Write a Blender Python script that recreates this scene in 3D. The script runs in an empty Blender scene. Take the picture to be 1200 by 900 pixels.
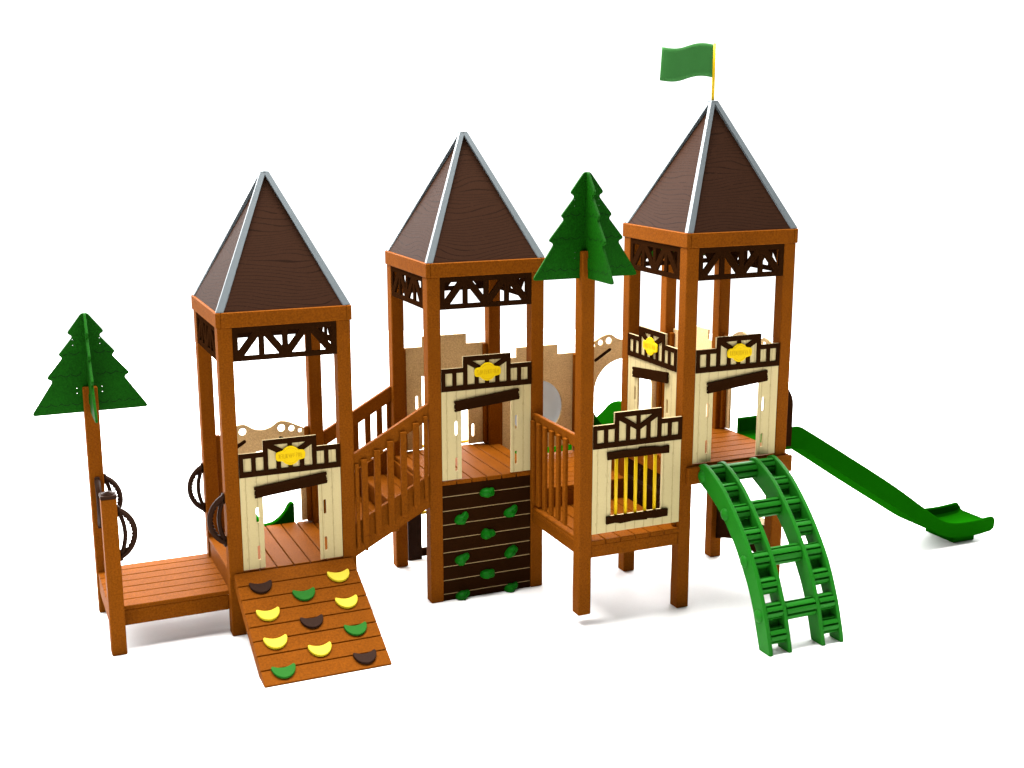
import bpy, bmesh, math, random
from mathutils import Vector, Matrix

S = bpy.context.scene
C = S.collection
PI = math.pi
random.seed(7)

# ------------------------------------------------------------------ dimensions (metres)
W = 0.1218                      # square post
TX1, TX2, TX3 = -1.8168, 0.0, 2.0    # left post line of each tower
BX = -2.8112                    # bench platform
D0, D1, D2, D3, D4, D5 = 0.385, 0.575, 0.764, 0.962, 1.150, 1.344   # deck heights


# ------------------------------------------------------------------ materials
def lin(c):
    return c / 12.92 if c <= 0.04045 else ((c + 0.055) / 1.055) ** 2.4


def new_mat(name):
    m = bpy.data.materials.new(name)
    m.use_nodes = True
    nt = m.node_tree
    b = nt.nodes['Principled BSDF']
    return m, nt, b


def nd(nt, kind, **kw):
    n = nt.nodes.new(kind)
    for k, v in kw.items():
        setattr(n, k, v)
    return n


def mth(nt, op, a, b=None, c=None):
    n = nt.nodes.new('ShaderNodeMath')
    n.operation = op
    for i, v in enumerate((a, b, c)):
        if v is None:
            continue
        if isinstance(v, (int, float)):
            n.inputs[i].default_value = v
        else:
            nt.links.new(v, n.inputs[i])
    return n.outputs[0]


def mix(nt, fac, a, b):
    n = nt.nodes.new('ShaderNodeMix')
    n.data_type = 'RGBA'
    for sock, v in ((n.inputs[0], fac), (n.inputs[6], a), (n.inputs[7], b)):
        if isinstance(v, (tuple, list)):
            sock.default_value = (*v[:3], 1)
        elif isinstance(v, (int, float)):
            sock.default_value = v
        else:
            nt.links.new(v, sock)
    return n.outputs[2]


def speckle(nt, col, amt=0.18, scale=150.0, bump=0.0, bsdf=None, src=None):
    """fine mottling of moulded recycled plastic"""
    tc = nd(nt, 'ShaderNodeTexCoord')
    n1 = nd(nt, 'ShaderNodeTexNoise')
    n1.inputs['Scale'].default_value = scale
    n1.inputs['Detail'].default_value = 3
    nt.links.new(tc.outputs['Object'], n1.inputs['Vector'])
    n2 = nd(nt, 'ShaderNodeTexNoise')
    n2.inputs['Scale'].default_value = 6
    n2.inputs['Detail'].default_value = 4
    nt.links.new(tc.outputs['Object'], n2.inputs['Vector'])
    f = mth(nt, 'ADD', mth(nt, 'MULTIPLY', mth(nt, 'SUBTRACT', n1.outputs[0], 0.5), amt * 3.2),
            mth(nt, 'MULTIPLY', mth(nt, 'SUBTRACT', n2.outputs[0], 0.5), amt * 0.9))
    f = mth(nt, 'ADD', f, 1.0)
    v = nt.nodes.new('ShaderNodeVectorMath')
    v.operation = 'SCALE'
    if src is None:
        v.inputs[0].default_value = col
    else:
        nt.links.new(src, v.inputs[0])
    nt.links.new(f, v.inputs['Scale'])
    if bump and bsdf:
        bp = nd(nt, 'ShaderNodeBump')
        bp.inputs['Strength'].default_value = bump
        bp.inputs['Distance'].default_value = 0.002
        nt.links.new(n1.outputs[0], bp.inputs['Height'])
        nt.links.new(bp.outputs[0], bsdf.inputs['Normal'])
    return v.outputs[0]


def plain(name, col, rough=0.5, spec=0.3, amt=0.15, scale=150.0, bump=0.15, metal=0.0):
    m, nt, b = new_mat(name)
    nt.links.new(speckle(nt, col, amt, scale, bump, b), b.inputs['Base Color'])
    b.inputs['Roughness'].default_value = rough
    b.inputs['Specular IOR Level'].default_value = spec
    b.inputs['Metallic'].default_value = metal
    return m


WOOD = plain('brown_plastic_lumber', (0.120, 0.0325, 0.0018), 0.6, 0.008, 0.33, 66, 0.3)
DARK = plain('dark_brown_panel', (0.01287, 0.00429, 0.001248), 0.6, 0.0, 0.35, 150, 0.3)
GRIP = plain('brown_grip', (0.0156, 0.00585, 0.002496), 0.55, 0.03, 0.15)
TAN = plain('tan_panel', (0.46, 0.325, 0.160), 0.6, 0.02, 0.34, 75, 0.3)
SILVER = plain('silver_trim', (0.100, 0.116, 0.124), 0.45, 0.15, 0.03, 60, 0.0, 0.15)
GREEN_TREE = plain('tree_green_panel', (0.002652, 0.04368, 0.00078), 0.6, 0.03, 0.42, 70, 0.3)
GREEN_LINE = plain('tree_engraving', (0.00078, 0.00936, 0.000312), 0.6, 0.05, 0.1)
GREEN_SLIDE = plain('slide_green', (0.002028, 0.0468, 0.00039), 0.45, 0.0, 0.06, 90, 0.05)
GREEN_CLIMB = plain('climber_green', (0.00702, 0.1092, 0.00546), 0.5, 0.06, 0.10, 120, 0.1)
GREEN_ROCK = plain('rock_green', (0.00234, 0.0819, 0.00234), 0.45, 0.05, 0.25, 40, 0.4)
GREEN_HOLD = plain('hold_green', (0.01092, 0.0819, 0.0078), 0.5, 0.02, 0.12)
YELLOW = plain('yellow_sign', (0.4992, 0.3354, 0.000702), 0.5, 0.05, 0.05)
YELLOW_LINE = plain('yellow_engraving', (0.3666, 0.2223, 0.00078), 0.6, 0.05, 0.05)
YELLOW_BAR = plain('yellow_bar', (0.4368, 0.2808, 0.00156), 0.4, 0.12, 0.04)
YELLOW_HOLD = plain('hold_yellow', (0.39, 0.312, 0.01092), 0.5, 0.1, 0.06)
BROWN_HOLD = plain('hold_brown', (0.01716, 0.00741, 0.00429), 0.5, 0.015, 0.2)
FLAG = plain('flag_green', (0.02808, 0.1209, 0.02652), 0.6, 0.05, 0.08)
TAN_LINE = plain('tan_groove', (0.2652, 0.1833, 0.0819), 0.6, 0.1, 0.08)


def cream_mat():
    m, nt, b = new_mat('cream_board_panel')
    uv = nd(nt, 'ShaderNodeUVMap')
    sep = nd(nt, 'ShaderNodeSeparateXYZ')
    nt.links.new(uv.outputs[0], sep.inputs[0])
    u, v = sep.outputs[0], sep.outputs[1]
    fr = mth(nt, 'FRACT', mth(nt, 'DIVIDE', u, 0.0935))
    groove = mth(nt, 'LESS_THAN', mth(nt, 'ABSOLUTE', mth(nt, 'SUBTRACT', fr, 0.52)), 0.035)
    cmb = nd(nt, 'ShaderNodeCombineXYZ')
    nt.links.new(mth(nt, 'MULTIPLY', u, 260), cmb.inputs[0])
    nt.links.new(mth(nt, 'MULTIPLY', v, 16), cmb.inputs[1])
    n = nd(nt, 'ShaderNodeTexNoise')
    n.inputs['Scale'].default_value = 1
    n.inputs['Detail'].default_value = 2
    nt.links.new(cmb.outputs[0], n.inputs['Vector'])
    near = mth(nt, 'LESS_THAN', mth(nt, 'ABSOLUTE', mth(nt, 'SUBTRACT', fr, 0.52)), 0.17)
    dash = mth(nt, 'MULTIPLY', near, mth(nt, 'GREATER_THAN', n.outputs[0], 0.60))
    gr = mth(nt, 'MULTIPLY', groove, mth(nt, 'ADD', 0.45, mth(nt, 'MULTIPLY', n.outputs[0], 0.5)))
    f = mth(nt, 'MINIMUM', mth(nt, 'ADD', gr, mth(nt, 'MULTIPLY', dash, 0.55)), 0.85)
    col = mix(nt, f, (0.385, 0.315, 0.156), (0.195, 0.148, 0.07))
    nt.links.new(speckle(nt, None, 0.07, 150, 0.1, b, src=col), b.inputs['Base Color'])
    b.inputs['Roughness'].default_value = 0.55
    b.inputs['Specular IOR Level'].default_value = 0.06
    return m


CREAM = cream_mat()
CREAM_EDGE = plain('cream_edge', (0.39, 0.31, 0.17), 0.55, 0.0, 0.06)


def roof_mat():
    m, nt, b = new_mat('roof_woodgrain')
    uv = nd(nt, 'ShaderNodeUVMap')
    sep = nd(nt, 'ShaderNodeSeparateXYZ')
    nt.links.new(uv.outputs[0], sep.inputs[0])
    u, v = sep.outputs[0], sep.outputs[1]

    def noise(su, sv, det, off=0.0):
        cmb = nd(nt, 'ShaderNodeCombineXYZ')
        nt.links.new(mth(nt, 'MULTIPLY', u, su), cmb.inputs[0])
        nt.links.new(mth(nt, 'MULTIPLY', v, sv), cmb.inputs[1])
        cmb.inputs[2].default_value = off
        n = nd(nt, 'ShaderNodeTexNoise')
        n.inputs['Scale'].default_value = 1
        n.inputs['Detail'].default_value = det
        nt.links.new(cmb.outputs[0], n.inputs['Vector'])
        return n.outputs[0]
    big = noise(1.5, 4.6, 0.4)
    val = mth(nt, 'ADD', mth(nt, 'MULTIPLY', v, 31.0), mth(nt, 'MULTIPLY', big, 7.5))
    fr = mth(nt, 'FRACT', val)
    line = mth(nt, 'LESS_THAN', fr, mth(nt, 'ADD', 0.08, mth(nt, 'MULTIPLY', noise(5, 30, 1, 8.1), 0.14)))
    gap = mth(nt, 'GREATER_THAN', noise(11, 70, 2, 3.3), 0.36)
    line = mth(nt, 'MULTIPLY', line, gap)
    col = mix(nt, mth(nt, 'MULTIPLY', line, 0.66), (0.0210, 0.0090, 0.0050), (0.0060, 0.0029, 0.0017))
    nt.links.new(speckle(nt, None, 0.08, 120, 0.0, None, src=col), b.inputs['Base Color'])
    bp = nd(nt, 'ShaderNodeBump')
    bp.inputs['Strength'].default_value = 0.35
    bp.inputs['Distance'].default_value = 0.003
    bp.invert = True
    nt.links.new(line, bp.inputs['Height'])
    nt.links.new(bp.outputs[0], b.inputs['Normal'])
    b.inputs['Roughness'].default_value = 0.55
    b.inputs['Specular IOR Level'].default_value = 0.008
    return m


ROOF = roof_mat()


def bubble_mat():
    m, nt, b = new_mat('clear_acrylic')
    b.inputs['Base Color'].default_value = (0.36, 0.37, 0.365, 1)
    b.inputs['Roughness'].default_value = 0.12
    b.inputs['Specular IOR Level'].default_value = 0.6
    tr = nd(nt, 'ShaderNodeBsdfTransparent')
    tr.inputs[0].default_value = (0.55, 0.57, 0.57, 1)
    mx = nd(nt, 'ShaderNodeMixShader')
    mx.inputs[0].default_value = 0.95
    nt.links.new(tr.outputs[0], mx.inputs[1])
    nt.links.new(b.outputs[0], mx.inputs[2])
    nt.links.new(mx.outputs[0], nt.nodes['Material Output'].inputs[0])
    return m


BUBBLE = bubble_mat()


# ------------------------------------------------------------------ mesh building
class MB:
    def __init__(self):
        self.v, self.f, self.m, self.s, self.uv = [], [], [], [], []

    def add(self, verts, faces, mi=0, smooth=False, uvs=None, M=None):
        o = len(self.v)
        for i, p in enumerate(verts):
            p = Vector(p)
            self.uv.append(tuple(uvs[i]) if uvs else (p.x, p.z))
            self.v.append(M @ p if M is not None else p)
        for f in faces:
            self.f.append([o + i for i in f])
            self.m.append(mi)
            self.s.append(smooth)
        return self

    def box(self, x0, y0, z0, x1, y1, z1, bev=0.006, mi=0, M=None):
        bev = min(bev, abs(x1 - x0) * .3, abs(y1 - y0) * .3, abs(z1 - z0) * .3)
        c = ((x0 + x1) / 2, (y0 + y1) / 2, (z0 + z1) / 2)
        h = (abs(x1 - x0) / 2, abs(y1 - y0) / 2, abs(z1 - z0) / 2)
        vs, idx = [], {}
        for sx in (-1, 1):
            for sy in (-1, 1):
                for sz in (-1, 1):
                    for ax in range(3):
                        s = (sx, sy, sz)
                        q = [c[k] + s[k] * (h[k] - (0 if k == ax else bev)) for k in range(3)]
                        idx[(sx, sy, sz, ax)] = len(vs)
                        vs.append(q)
        fs = []
        for ax in range(3):
            a, b = [(1, 2), (2, 0), (0, 1)][ax]
            for s in (-1, 1):
                loop = []
                for (i, j) in ((-1, -1), (1, -1), (1, 1), (-1, 1)):
                    k = [0, 0, 0]
                    k[ax], k[a], k[b] = s, i, j
                    loop.append(idx[(*k, ax)])
                fs.append(loop if s > 0 else loop[::-1])
        for ax in range(3):
            a, b = [(1, 2), (2, 0), (0, 1)][ax]
            for i in (-1, 1):
                for j in (-1, 1):
                    def I(sax, face):
                        k = [0, 0, 0]
                        k[ax], k[a], k[b] = sax, i, j
                        return idx[(*k, face)]
                    q = [I(-1, a), I(1, a), I(1, b), I(-1, b)]
                    fs.append(q if i * j < 0 else q[::-1])
        for sx in (-1, 1):
            for sy in (-1, 1):
                for sz in (-1, 1):
                    t = [idx[(sx, sy, sz, k)] for k in range(3)]
                    fs.append(t if sx * sy * sz > 0 else t[::-1])
        return self.add(vs, fs, mi, False, None, M)

    def tube(self, pts, r, n=12, mi=0, cap=True, M=None):
        pts = [Vector(p) for p in pts]
        vs, fs = [], []
        up = Vector((0, 0, 1))
        for i, p in enumerate(pts):
            t = (pts[min(i + 1, len(pts) - 1)] - pts[max(i - 1, 0)]).normalized()
            a = t.cross(up)
            if a.length < 1e-3:
                a = t.cross(Vector((1, 0, 0)))
            a.normalize()
            b = t.cross(a)
            for k in range(n):
                an = 2 * PI * k / n
                vs.append(p + r * (math.cos(an) * a + math.sin(an) * b))
        for i in range(len(pts) - 1):
            for k in range(n):
                fs.append([i * n + k, (i + 1) * n + k, (i + 1) * n + (k + 1) % n, i * n + (k + 1) % n])
        if cap:
            fs.append(list(range(n)))
            fs.append([(len(pts) - 1) * n + k for k in range(n)][::-1])
        return self.add(vs, fs, mi, True, None, M)

    def loft(self, rings, closed=True, mi=0, cap=True, smooth=False):
        n = len(rings[0])
        vs = [p for r in rings for p in r]
        fs = []
        for i in range(len(rings) - 1):
            for k in range(n if closed else n - 1):
                a, b = i * n + k, i * n + (k + 1) % n
                fs.append([a, b, b + n, a + n])
        if cap:
            fs.append(list(range(n))[::-1])
            fs.append([(len(rings) - 1) * n + k for k in range(n)])
        return self.add(vs, fs, mi, smooth)

    def dome(self, c, r, axis, n=20, rings=6, flat=1.0, mi=0):
        """half ball pointing along axis"""
        ax = Vector(axis).normalized()
        a = ax.orthogonal().normalized()
        b = ax.cross(a)
        c = Vector(c)
        vs, fs = [], []
        for i in range(rings):
            ph = (PI / 2) * i / rings
            for k in range(n):
                th = 2 * PI * k / n
                vs.append(c + r * math.cos(ph) * (math.cos(th) * a + math.sin(th) * b) + ax * (r * flat * math.sin(ph)))
        vs.append(c + ax * r * flat)
        for i in range(rings - 1):
            for k in range(n):
                fs.append([i * n + k, i * n + (k + 1) % n, (i + 1) * n + (k + 1) % n, (i + 1) * n + k])
        for k in range(n):
            fs.append([(rings - 1) * n + k, (rings - 1) * n + (k + 1) % n, rings * n])
        return self.add(vs, fs, mi, True)

    def build(self, name, mats, parent=None, autosmooth=False):
        me = bpy.data.meshes.new(name)
        org = Vector(parent_world(parent)) if parent else Vector()
        me.from_pydata([p - org for p in self.v], [], self.f)
        if not isinstance(mats, (list, tuple)):
            mats = [mats]
        for m in mats:
            me.materials.append(m)
        uvl = me.uv_layers.new(name='UVMap')
        me.polygons.foreach_set('material_index', self.m)
        me.polygons.foreach_set('use_smooth', self.s)
        flat = []
        for l in me.loops:
            flat.extend(self.uv[l.vertex_index])
        uvl.data.foreach_set('uv', flat)
        me.update()
        bm = bmesh.new()
        bm.from_mesh(me)
        bmesh.ops.recalc_face_normals(bm, faces=bm.faces)
        bm.to_mesh(me)
        bm.free()
        o = bpy.data.objects.new(name, me)
        C.objects.link(o)
        if parent:
            o.parent = parent
        return o


def parent_world(p):
    v = Vector()
    while p is not None:
        v += p.location
        p = p.parent
    return v


def frame(org, u, v):
    """matrix taking plate coords (u, v, w) to world; w = u x v points to the plate's front"""
    u, v = Vector(u), Vector(v)
    w = u.cross(v)
    M = Matrix.Identity(4)
    for i, a in enumerate((u, v, w)):
        M[0][i], M[1][i], M[2][i] = a
    M[0][3], M[1][3], M[2][3] = org
    return M


def plate(mb, outline, holes, t, M, bev=0.003, mi=0, mi_edge=None, w0=0.0, res=1):
    """flat panel cut from sheet: outline with holes, thickness t, softened edges"""
    cu = bpy.data.curves.new('panel_cut', 'CURVE')
    cu.dimensions = '2D'
    cu.fill_mode = 'BOTH'
    bev = min(bev, t * 0.4)
    cu.extrude = t / 2 - bev
    cu.bevel_depth = bev
    cu.bevel_resolution = res
    cu.offset = -bev
    for pts in [outline] + list(holes):
        sp = cu.splines.new('POLY')
        sp.points.add(len(pts) - 1)
        for i, p in enumerate(pts):
            sp.points[i].co = (p[0], p[1], 0, 1)
        sp.use_cyclic_u = True
    ob = bpy.data.objects.new('panel_cut', cu)
    C.objects.link(ob)
    dg = bpy.context.evaluated_depsgraph_get()
    dg.update()
    me = bpy.data.meshes.new_from_object(ob.evaluated_get(dg))
    vs = [Vector((v.co.x, v.co.y, v.co.z + t / 2 + w0)) for v in me.vertices]
    uvs = [(v.x, v.y) for v in vs]
    front, other = [], []
    for p in me.polygons:
        if mi_edge is not None and not (p.normal.z > 0.9):
            other.append(list(p.vertices))
        else:
            front.append(list(p.vertices))
    mb.add(vs, front, mi, False, uvs, M)
    if other:
        mb.add(vs, other, mi_edge, False, uvs, M)
    bpy.data.objects.remove(ob)
    bpy.data.curves.remove(cu)
    bpy.data.meshes.remove(me)
    return mb


def thing(name, label, cat, loc=(0, 0, 0), group=None):
    o = bpy.data.objects.new(name, None)
    o.empty_display_size = 0.2
    C.objects.link(o)
    o.location = loc
    o['label'] = label
    o['category'] = cat
    if group:
        o['group'] = group
    return o


def tag(o, label, cat, group=None):
    o['label'], o['category'] = label, cat
    if group:
        o['group'] = group
    return o


def circ(cx, cy, r, n=20):
    return [(cx + r * math.cos(2 * PI * k / n), cy + r * math.sin(2 * PI * k / n)) for k in range(n)]


def capsule(x0, y0, x1, y1, r, n=6):
    a = math.atan2(y1 - y0, x1 - x0)
    return [(x1 + r * math.cos(a - PI / 2 + PI * k / n), y1 + r * math.sin(a - PI / 2 + PI * k / n)) for k in range(n + 1)] + \
           [(x0 + r * math.cos(a + PI / 2 + PI * k / n), y0 + r * math.sin(a + PI / 2 + PI * k / n)) for k in range(n + 1)]


def rounded(pts, r, n=4):
    """round the corners of a polygon"""
    out = []
    L = len(pts)
    for i in range(L):
        p0, p, p1 = Vector(pts[i - 1]), Vector(pts[i]), Vector(pts[(i + 1) % L])
        a, b = (p0 - p), (p1 - p)
        rr = min(r, a.length * .45, b.length * .45)
        a, b = p + a.normalized() * rr, p + b.normalized() * rr
        for k in range(n + 1):
            t = k / n
            q = a * (1 - t) ** 2 + p * 2 * t * (1 - t) + b * t * t
            out.append((q.x, q.y))
    return out


def smooth_path(pts, sub=6):
    out = []
    P = [Vector(p) for p in pts]
    for i in range(len(P) - 1):
        p0, p1, p2, p3 = P[max(i - 1, 0)], P[i], P[i + 1], P[min(i + 2, len(P) - 1)]
        for k in range(sub):
            t = k / sub
            out.append(0.5 * ((2 * p1) + (p2 - p0) * t + (2 * p0 - 5 * p1 + 4 * p2 - p3) * t * t + (3 * p1 - p0 - 3 * p2 + p3) * t ** 3))
    out.append(P[-1])
    return out


# ------------------------------------------------------------------ shared pieces
def post(x, y, z0, z1, parent, name='post'):
    return MB().box(x, y, z0, x + W, y + W, z1, 0.007).build(name, WOOD, parent)


GAPS = (0.114, 0.262, 0.410, 0.558, 0.706, 0.854, 1.002)


def deck(parent, x0, x1, y0, y1, z, along, first=0.0):
    mb = MB()
    t, g = 0.04, 0.0045
    lo, hi = (x0, x1) if along == 'y' else (y0, y1)
    cuts = [lo] + [lo + c - first for c in GAPS if lo + 0.03 < lo + c - first < hi - 0.03] + [hi]
    for a, b in zip(cuts[:-1], cuts[1:]):
        a2 = a + (g if a > lo else 0)
        b2 = b - (g if b < hi else 0)
        dz = random.uniform(-.0006, .0006)
        if along == 'y':
            mb.box(a2, y0, z - t, b2, y1, z + dz, 0.005)
        else:
            mb.box(x0, a2, z - t, x1, b2, z + dz, 0.005)
    return mb.build('deck', WOOD, parent)


def beam(parent, x0, y0, z0, x1, y1, z1, name='deck_beam'):
    return MB().box(x0, y0, z0, x1, y1, z1, 0.006).build(name, WOOD, parent)


def mirror(polys, c=0.4375):
    return polys + [[(2 * c - x, y) for x, y in p][::-1] for p in polys]


BAND_CELLS = mirror([
    [(.037, .876), (.104, .876), (.104, .993), (.037, .993)],
    [(.142, .876), (.207, .876), (.207, .993), (.142, .993)],
    [(.247, .876), (.317, .876), (.317, 1.022), (.247, 1.062)],
    [(.356, .876), (.418, .876), (.418, .965), (.356, 1.000)],
    [(.296, 1.090), (.418, 1.090), (.418, 1.016)]])
BAND_OUT = [(0, .829), (.875, .829), (.875, 1.035), (.668, 1.035), (.668, 1.135), (.207, 1.135), (.207, 1.035), (0, 1.035)]
SKY_OUT = [(.875, 1.035), (.668, 1.035), (.668, 1.135), (.207, 1.135), (.207, 1.035), (0, 1.035)]


def store_outline():
    return [(0, .008), (.19, .008), (.19, .705), (.676, .742), (.676, .008), (.875, .008)] + SKY_OUT


STORE_SLOTS = [capsule(.140, .43, .140, .538, .013), capsule(.140, .096, .140, .200, .013),
               capsule(.728, .43, .728, .538, .013), capsule(.728, .096, .728, .200, .013)]


def sign(parent, M, seed):
    """yellow plaque: disc with a round-cornered bar across it and engraved lettering strokes"""
    mb = MB()
    cx, cy = .4375, .985
    R, hw, hh = .083, .128, .040
    pts = []
    for a0, a1 in ((33, 147), (213, 327)):
        for k in range(15):
            a = math.radians(a0 + (a1 - a0) * k / 14)
            pts.append((cx + R * math.cos(a), cy + R * math.sin(a)))
        s = -1 if a0 < 180 else 1
        for k in range(5):
            a = math.radians(k * 22.5)
            if s < 0:
                pts.append((cx - hw + .026 - .026 * math.sin(a), cy + hh - .026 + .026 * math.cos(a)))
            else:
                pts.append((cx + hw - .026 + .026 * math.sin(a), cy - hh + .026 - .026 * math.cos(a)))
        for k in range(5):
            a = math.radians(k * 22.5)
            if s < 0:
                pts.append((cx - hw + .026 - .026 * math.cos(a), cy - hh + .026 - .026 * math.sin(a)))
            else:
                pts.append((cx + hw - .026 + .026 * math.cos(a), cy + hh - .026 + .026 * math.sin(a)))
    plate(mb, pts, [], .014, M, .003, 0, None, .034)
    rnd = random.Random(seed)

    def stroke(x0, y0, x1, y1, w=.0026):
        d = Vector((x1 - x0, y1 - y0))
        n = Vector((-d.y, d.x)).normalized() * w
        vs = [(x0 + n.x, y0 + n.y, .0484), (x0 - n.x, y0 - n.y, .0484), (x1 - n.x, y1 - n.y, .0484), (x1 + n.x, y1 + n.y, .0484)]
        mb.add(vs, [[0, 1, 2, 3]], 1, False, None, M)
    for a0, a1 in ((35, 145), (215, 325)):
        n = 9
        for k in range(n):
            a, b = (math.radians(a0 + (a1 - a0) * q / n) for q in (k, k + 1))
            stroke(cx + .067 * math.cos(a), cy + .067 * math.sin(a), cx + .067 * math.cos(b), cy + .067 * math.sin(b), .0018)
    x = cx - .103
    while x < cx + .095:                       # worn, unreadable engraved lettering
        w = rnd.uniform(.010, .015)
        h = rnd.uniform(.017, .021)
        for q in rnd.sample(((0, -1, 0, 1), (0, 1, 1, 1), (0, -1, 1, -1), (1, -1, 1, 1), (0, 0, 1, 0), (0, 1, 1, -1), (0, -1, 1, 1)), 3):
            stroke(x + q[0] * w, cy + q[1] * h, x + q[2] * w, cy + q[3] * h)
        x += w + .009
    return mb.build('sign', [YELLOW, YELLOW_LINE], parent)


def lintel(parent, M):
    mb = MB()
    a, b, c, d = Vector((.117, .735)), Vector((.745, .801)), Vector((.748, .702)), Vector((.122, .640))
    # torn board ends
    pts = [a, b, b + Vector((.004, -.022)), b + Vector((-.006, -.028)), b + Vector((.005, -.060)), b + Vector((.0, -.067)),
           b + Vector((.008, -.075)), c, d, d + Vector((-.003, .014)), d + Vector((.010, .022)), d + Vector((-.004, .030)),
           d + Vector((-.002, .060)), d + Vector((.012, .066)), a + Vector((0, -.018))]
    plate(mb, [(p.x, p.y) for p in pts], [], .022, M, .003, 0, None, .0235)
    return mb.build('lintel', DARK, parent)


def storefront(parent, M, cream=True, extras=True, seed=1, name='storefront_panel'):
    mb = MB()
    plate(mb, store_outline(), STORE_SLOTS, .022, M, .003, 0, 1 if cream else 0)
    o = mb.build(name, [CREAM, CREAM_EDGE] if cream else [TAN], parent)
    if extras:
        bd = MB()
        plate(bd, BAND_OUT, BAND_CELLS, .012, M, .002, 0, None, .0222)
        bd.build('timber_band', DARK, o)
        lintel(o, M)
        sign(o, M, seed)
    return o


def truss(parent, org, u):
    M = frame(org, u, (0, 0, 1))
    holes = mirror([
        [(.045, .238), (.045, .088), (.165, .238)],
        [(.093, .045), (.215, .045), (.215, .200)],
        [(.262, .200), (.262, .045), (.384, .045)],
        [(.310, .238), (.413, .108), (.413, .238)]])
    mb = MB()
    plate(mb, [(0, 0), (.878, 0), (.878, .287), (0, .287)], holes, .02, M, .002)
    return mb.build('truss_panel', DARK, parent)


def roof(parent, x, y, H):
    o = .0113
    x0, y0, x1, y1 = x - o, y - o, x + 1 + W + o, y + 1 + W + o
    fh, ap, t = .1273, 1.1063, .042
    mb = MB()
    mb.box(x0, y0, H, x0 + t, y1, H + fh, .006)
    mb.box(x1 - t, y0, H, x1, y1, H + fh, .006)
    mb.box(x0 + t + .001, y0 + .001, H, x1 - t - .001, y0 + t, H + fh - .0015, .005)
    mb.box(x0 + t + .001, y1 - t, H, x1 - t - .001, y1 - .001, H + fh - .0015, .005)
    mb.build('roof_frame', WOOD, parent)
    i = .018
    zb, za = H + fh - .004, H + fh + ap
    cx, cy = (x0 + x1) / 2, (y0 + y1) / 2
    base = [Vector(p) for p in ((x0 + i, y0 + i, zb), (x1 - i, y0 + i, zb), (x1 - i, y1 - i, zb), (x0 + i, y1 - i, zb))]
    apex = Vector((cx, cy, za - .02))
    pan = MB()
    sl = (apex - (base[0] + base[1]) / 2).length
    for k in range(4):
        a, b = base[k], base[(k + 1) % 4]
        Lb = (b - a).length
        off = k * 3.7 + x
        pan.add([a, b, apex], [[0, 1, 2]], 0, False, [(off, H), (off + Lb, H), (off + Lb / 2, H + sl)])
    # inner lining so that the sheet has thickness
    inn = [p.lerp(Vector((cx, cy, p.z)), .03) for p in base]
    ia = apex - Vector((0, 0, .045))
    for k in range(4):
        pan.add([inn[k], inn[(k + 1) % 4], ia], [[0, 1, 2]], 0, False, [(0, 0), (1, 0), (.5, 1)])
        pan.add([base[k], base[(k + 1) % 4], inn[(k + 1) % 4], inn[k]], [[0, 1, 2, 3]], 0, False, [(0, 0), (1, 0), (1, .02), (0, .02)])
    r = pan.build('roof', ROOF, parent)
    top = Vector((cx, cy, za))
    for k in range(4):                         # folded metal ridge caps
        a = base[k]
        e1 = (base[(k + 1) % 4] - a).normalized()
        e2 = (base[k - 1] - a).normalized()
        rise = (apex - a)
        out = Vector((a.x - cx, a.y - cy, 0)).normalized()
        n = (out + Vector((0, 0, .75))).normalized()
        wd = .053
        rings = []
        for p, q in ((a, 1.0), (a + rise * .994, 1.0)):
            ridge = p + n * .018
            l = p + e1 * wd + n * .009
            m2 = p + e2 * wd + n * .009
            lf = p + e1 * wd - n * .004
            mf = p + e2 * wd - n * .004
            rings.append([l, ridge, m2, mf, p - n * .002, lf])
        # at the top the two flanges run into the opposite side: trim to the apex
        tr = MB()
        s = .034
        tt = [top + Vector((out.x * .0, out.y * .0, 0))]
        c0 = Vector((cx, cy, 0))
        sx, sy = (1 if a.x > cx else -1), (1 if a.y > cy else -1)
        rings[1] = [Vector((cx + sx * s * (1 if abs(e1.y) > .5 else -.2), cy + sy * s * (1 if abs(e1.x) > .5 else -.2), za - .012)),
                    Vector((cx + sx * s, cy + sy * s, za - .002)),
                    Vector((cx + sx * s * (1 if abs(e2.y) > .5 else -.2), cy + sy * s * (1 if abs(e2.x) > .5 else -.2), za - .012)),
                    Vector((cx, cy, za - .03)), Vector((cx, cy, za - .03)), Vector((cx, cy, za - .03))]
        tr.loft(rings)
        tr.build('ridge_trim', SILVER, r)
    cap = MB()
    cap.box(cx - s - .001, cy - s - .001, za - .018, cx + s + .001, cy + s + .001, za + .001, .004)
    cap.build('apex_cap', SILVER, r)
    return r


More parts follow.
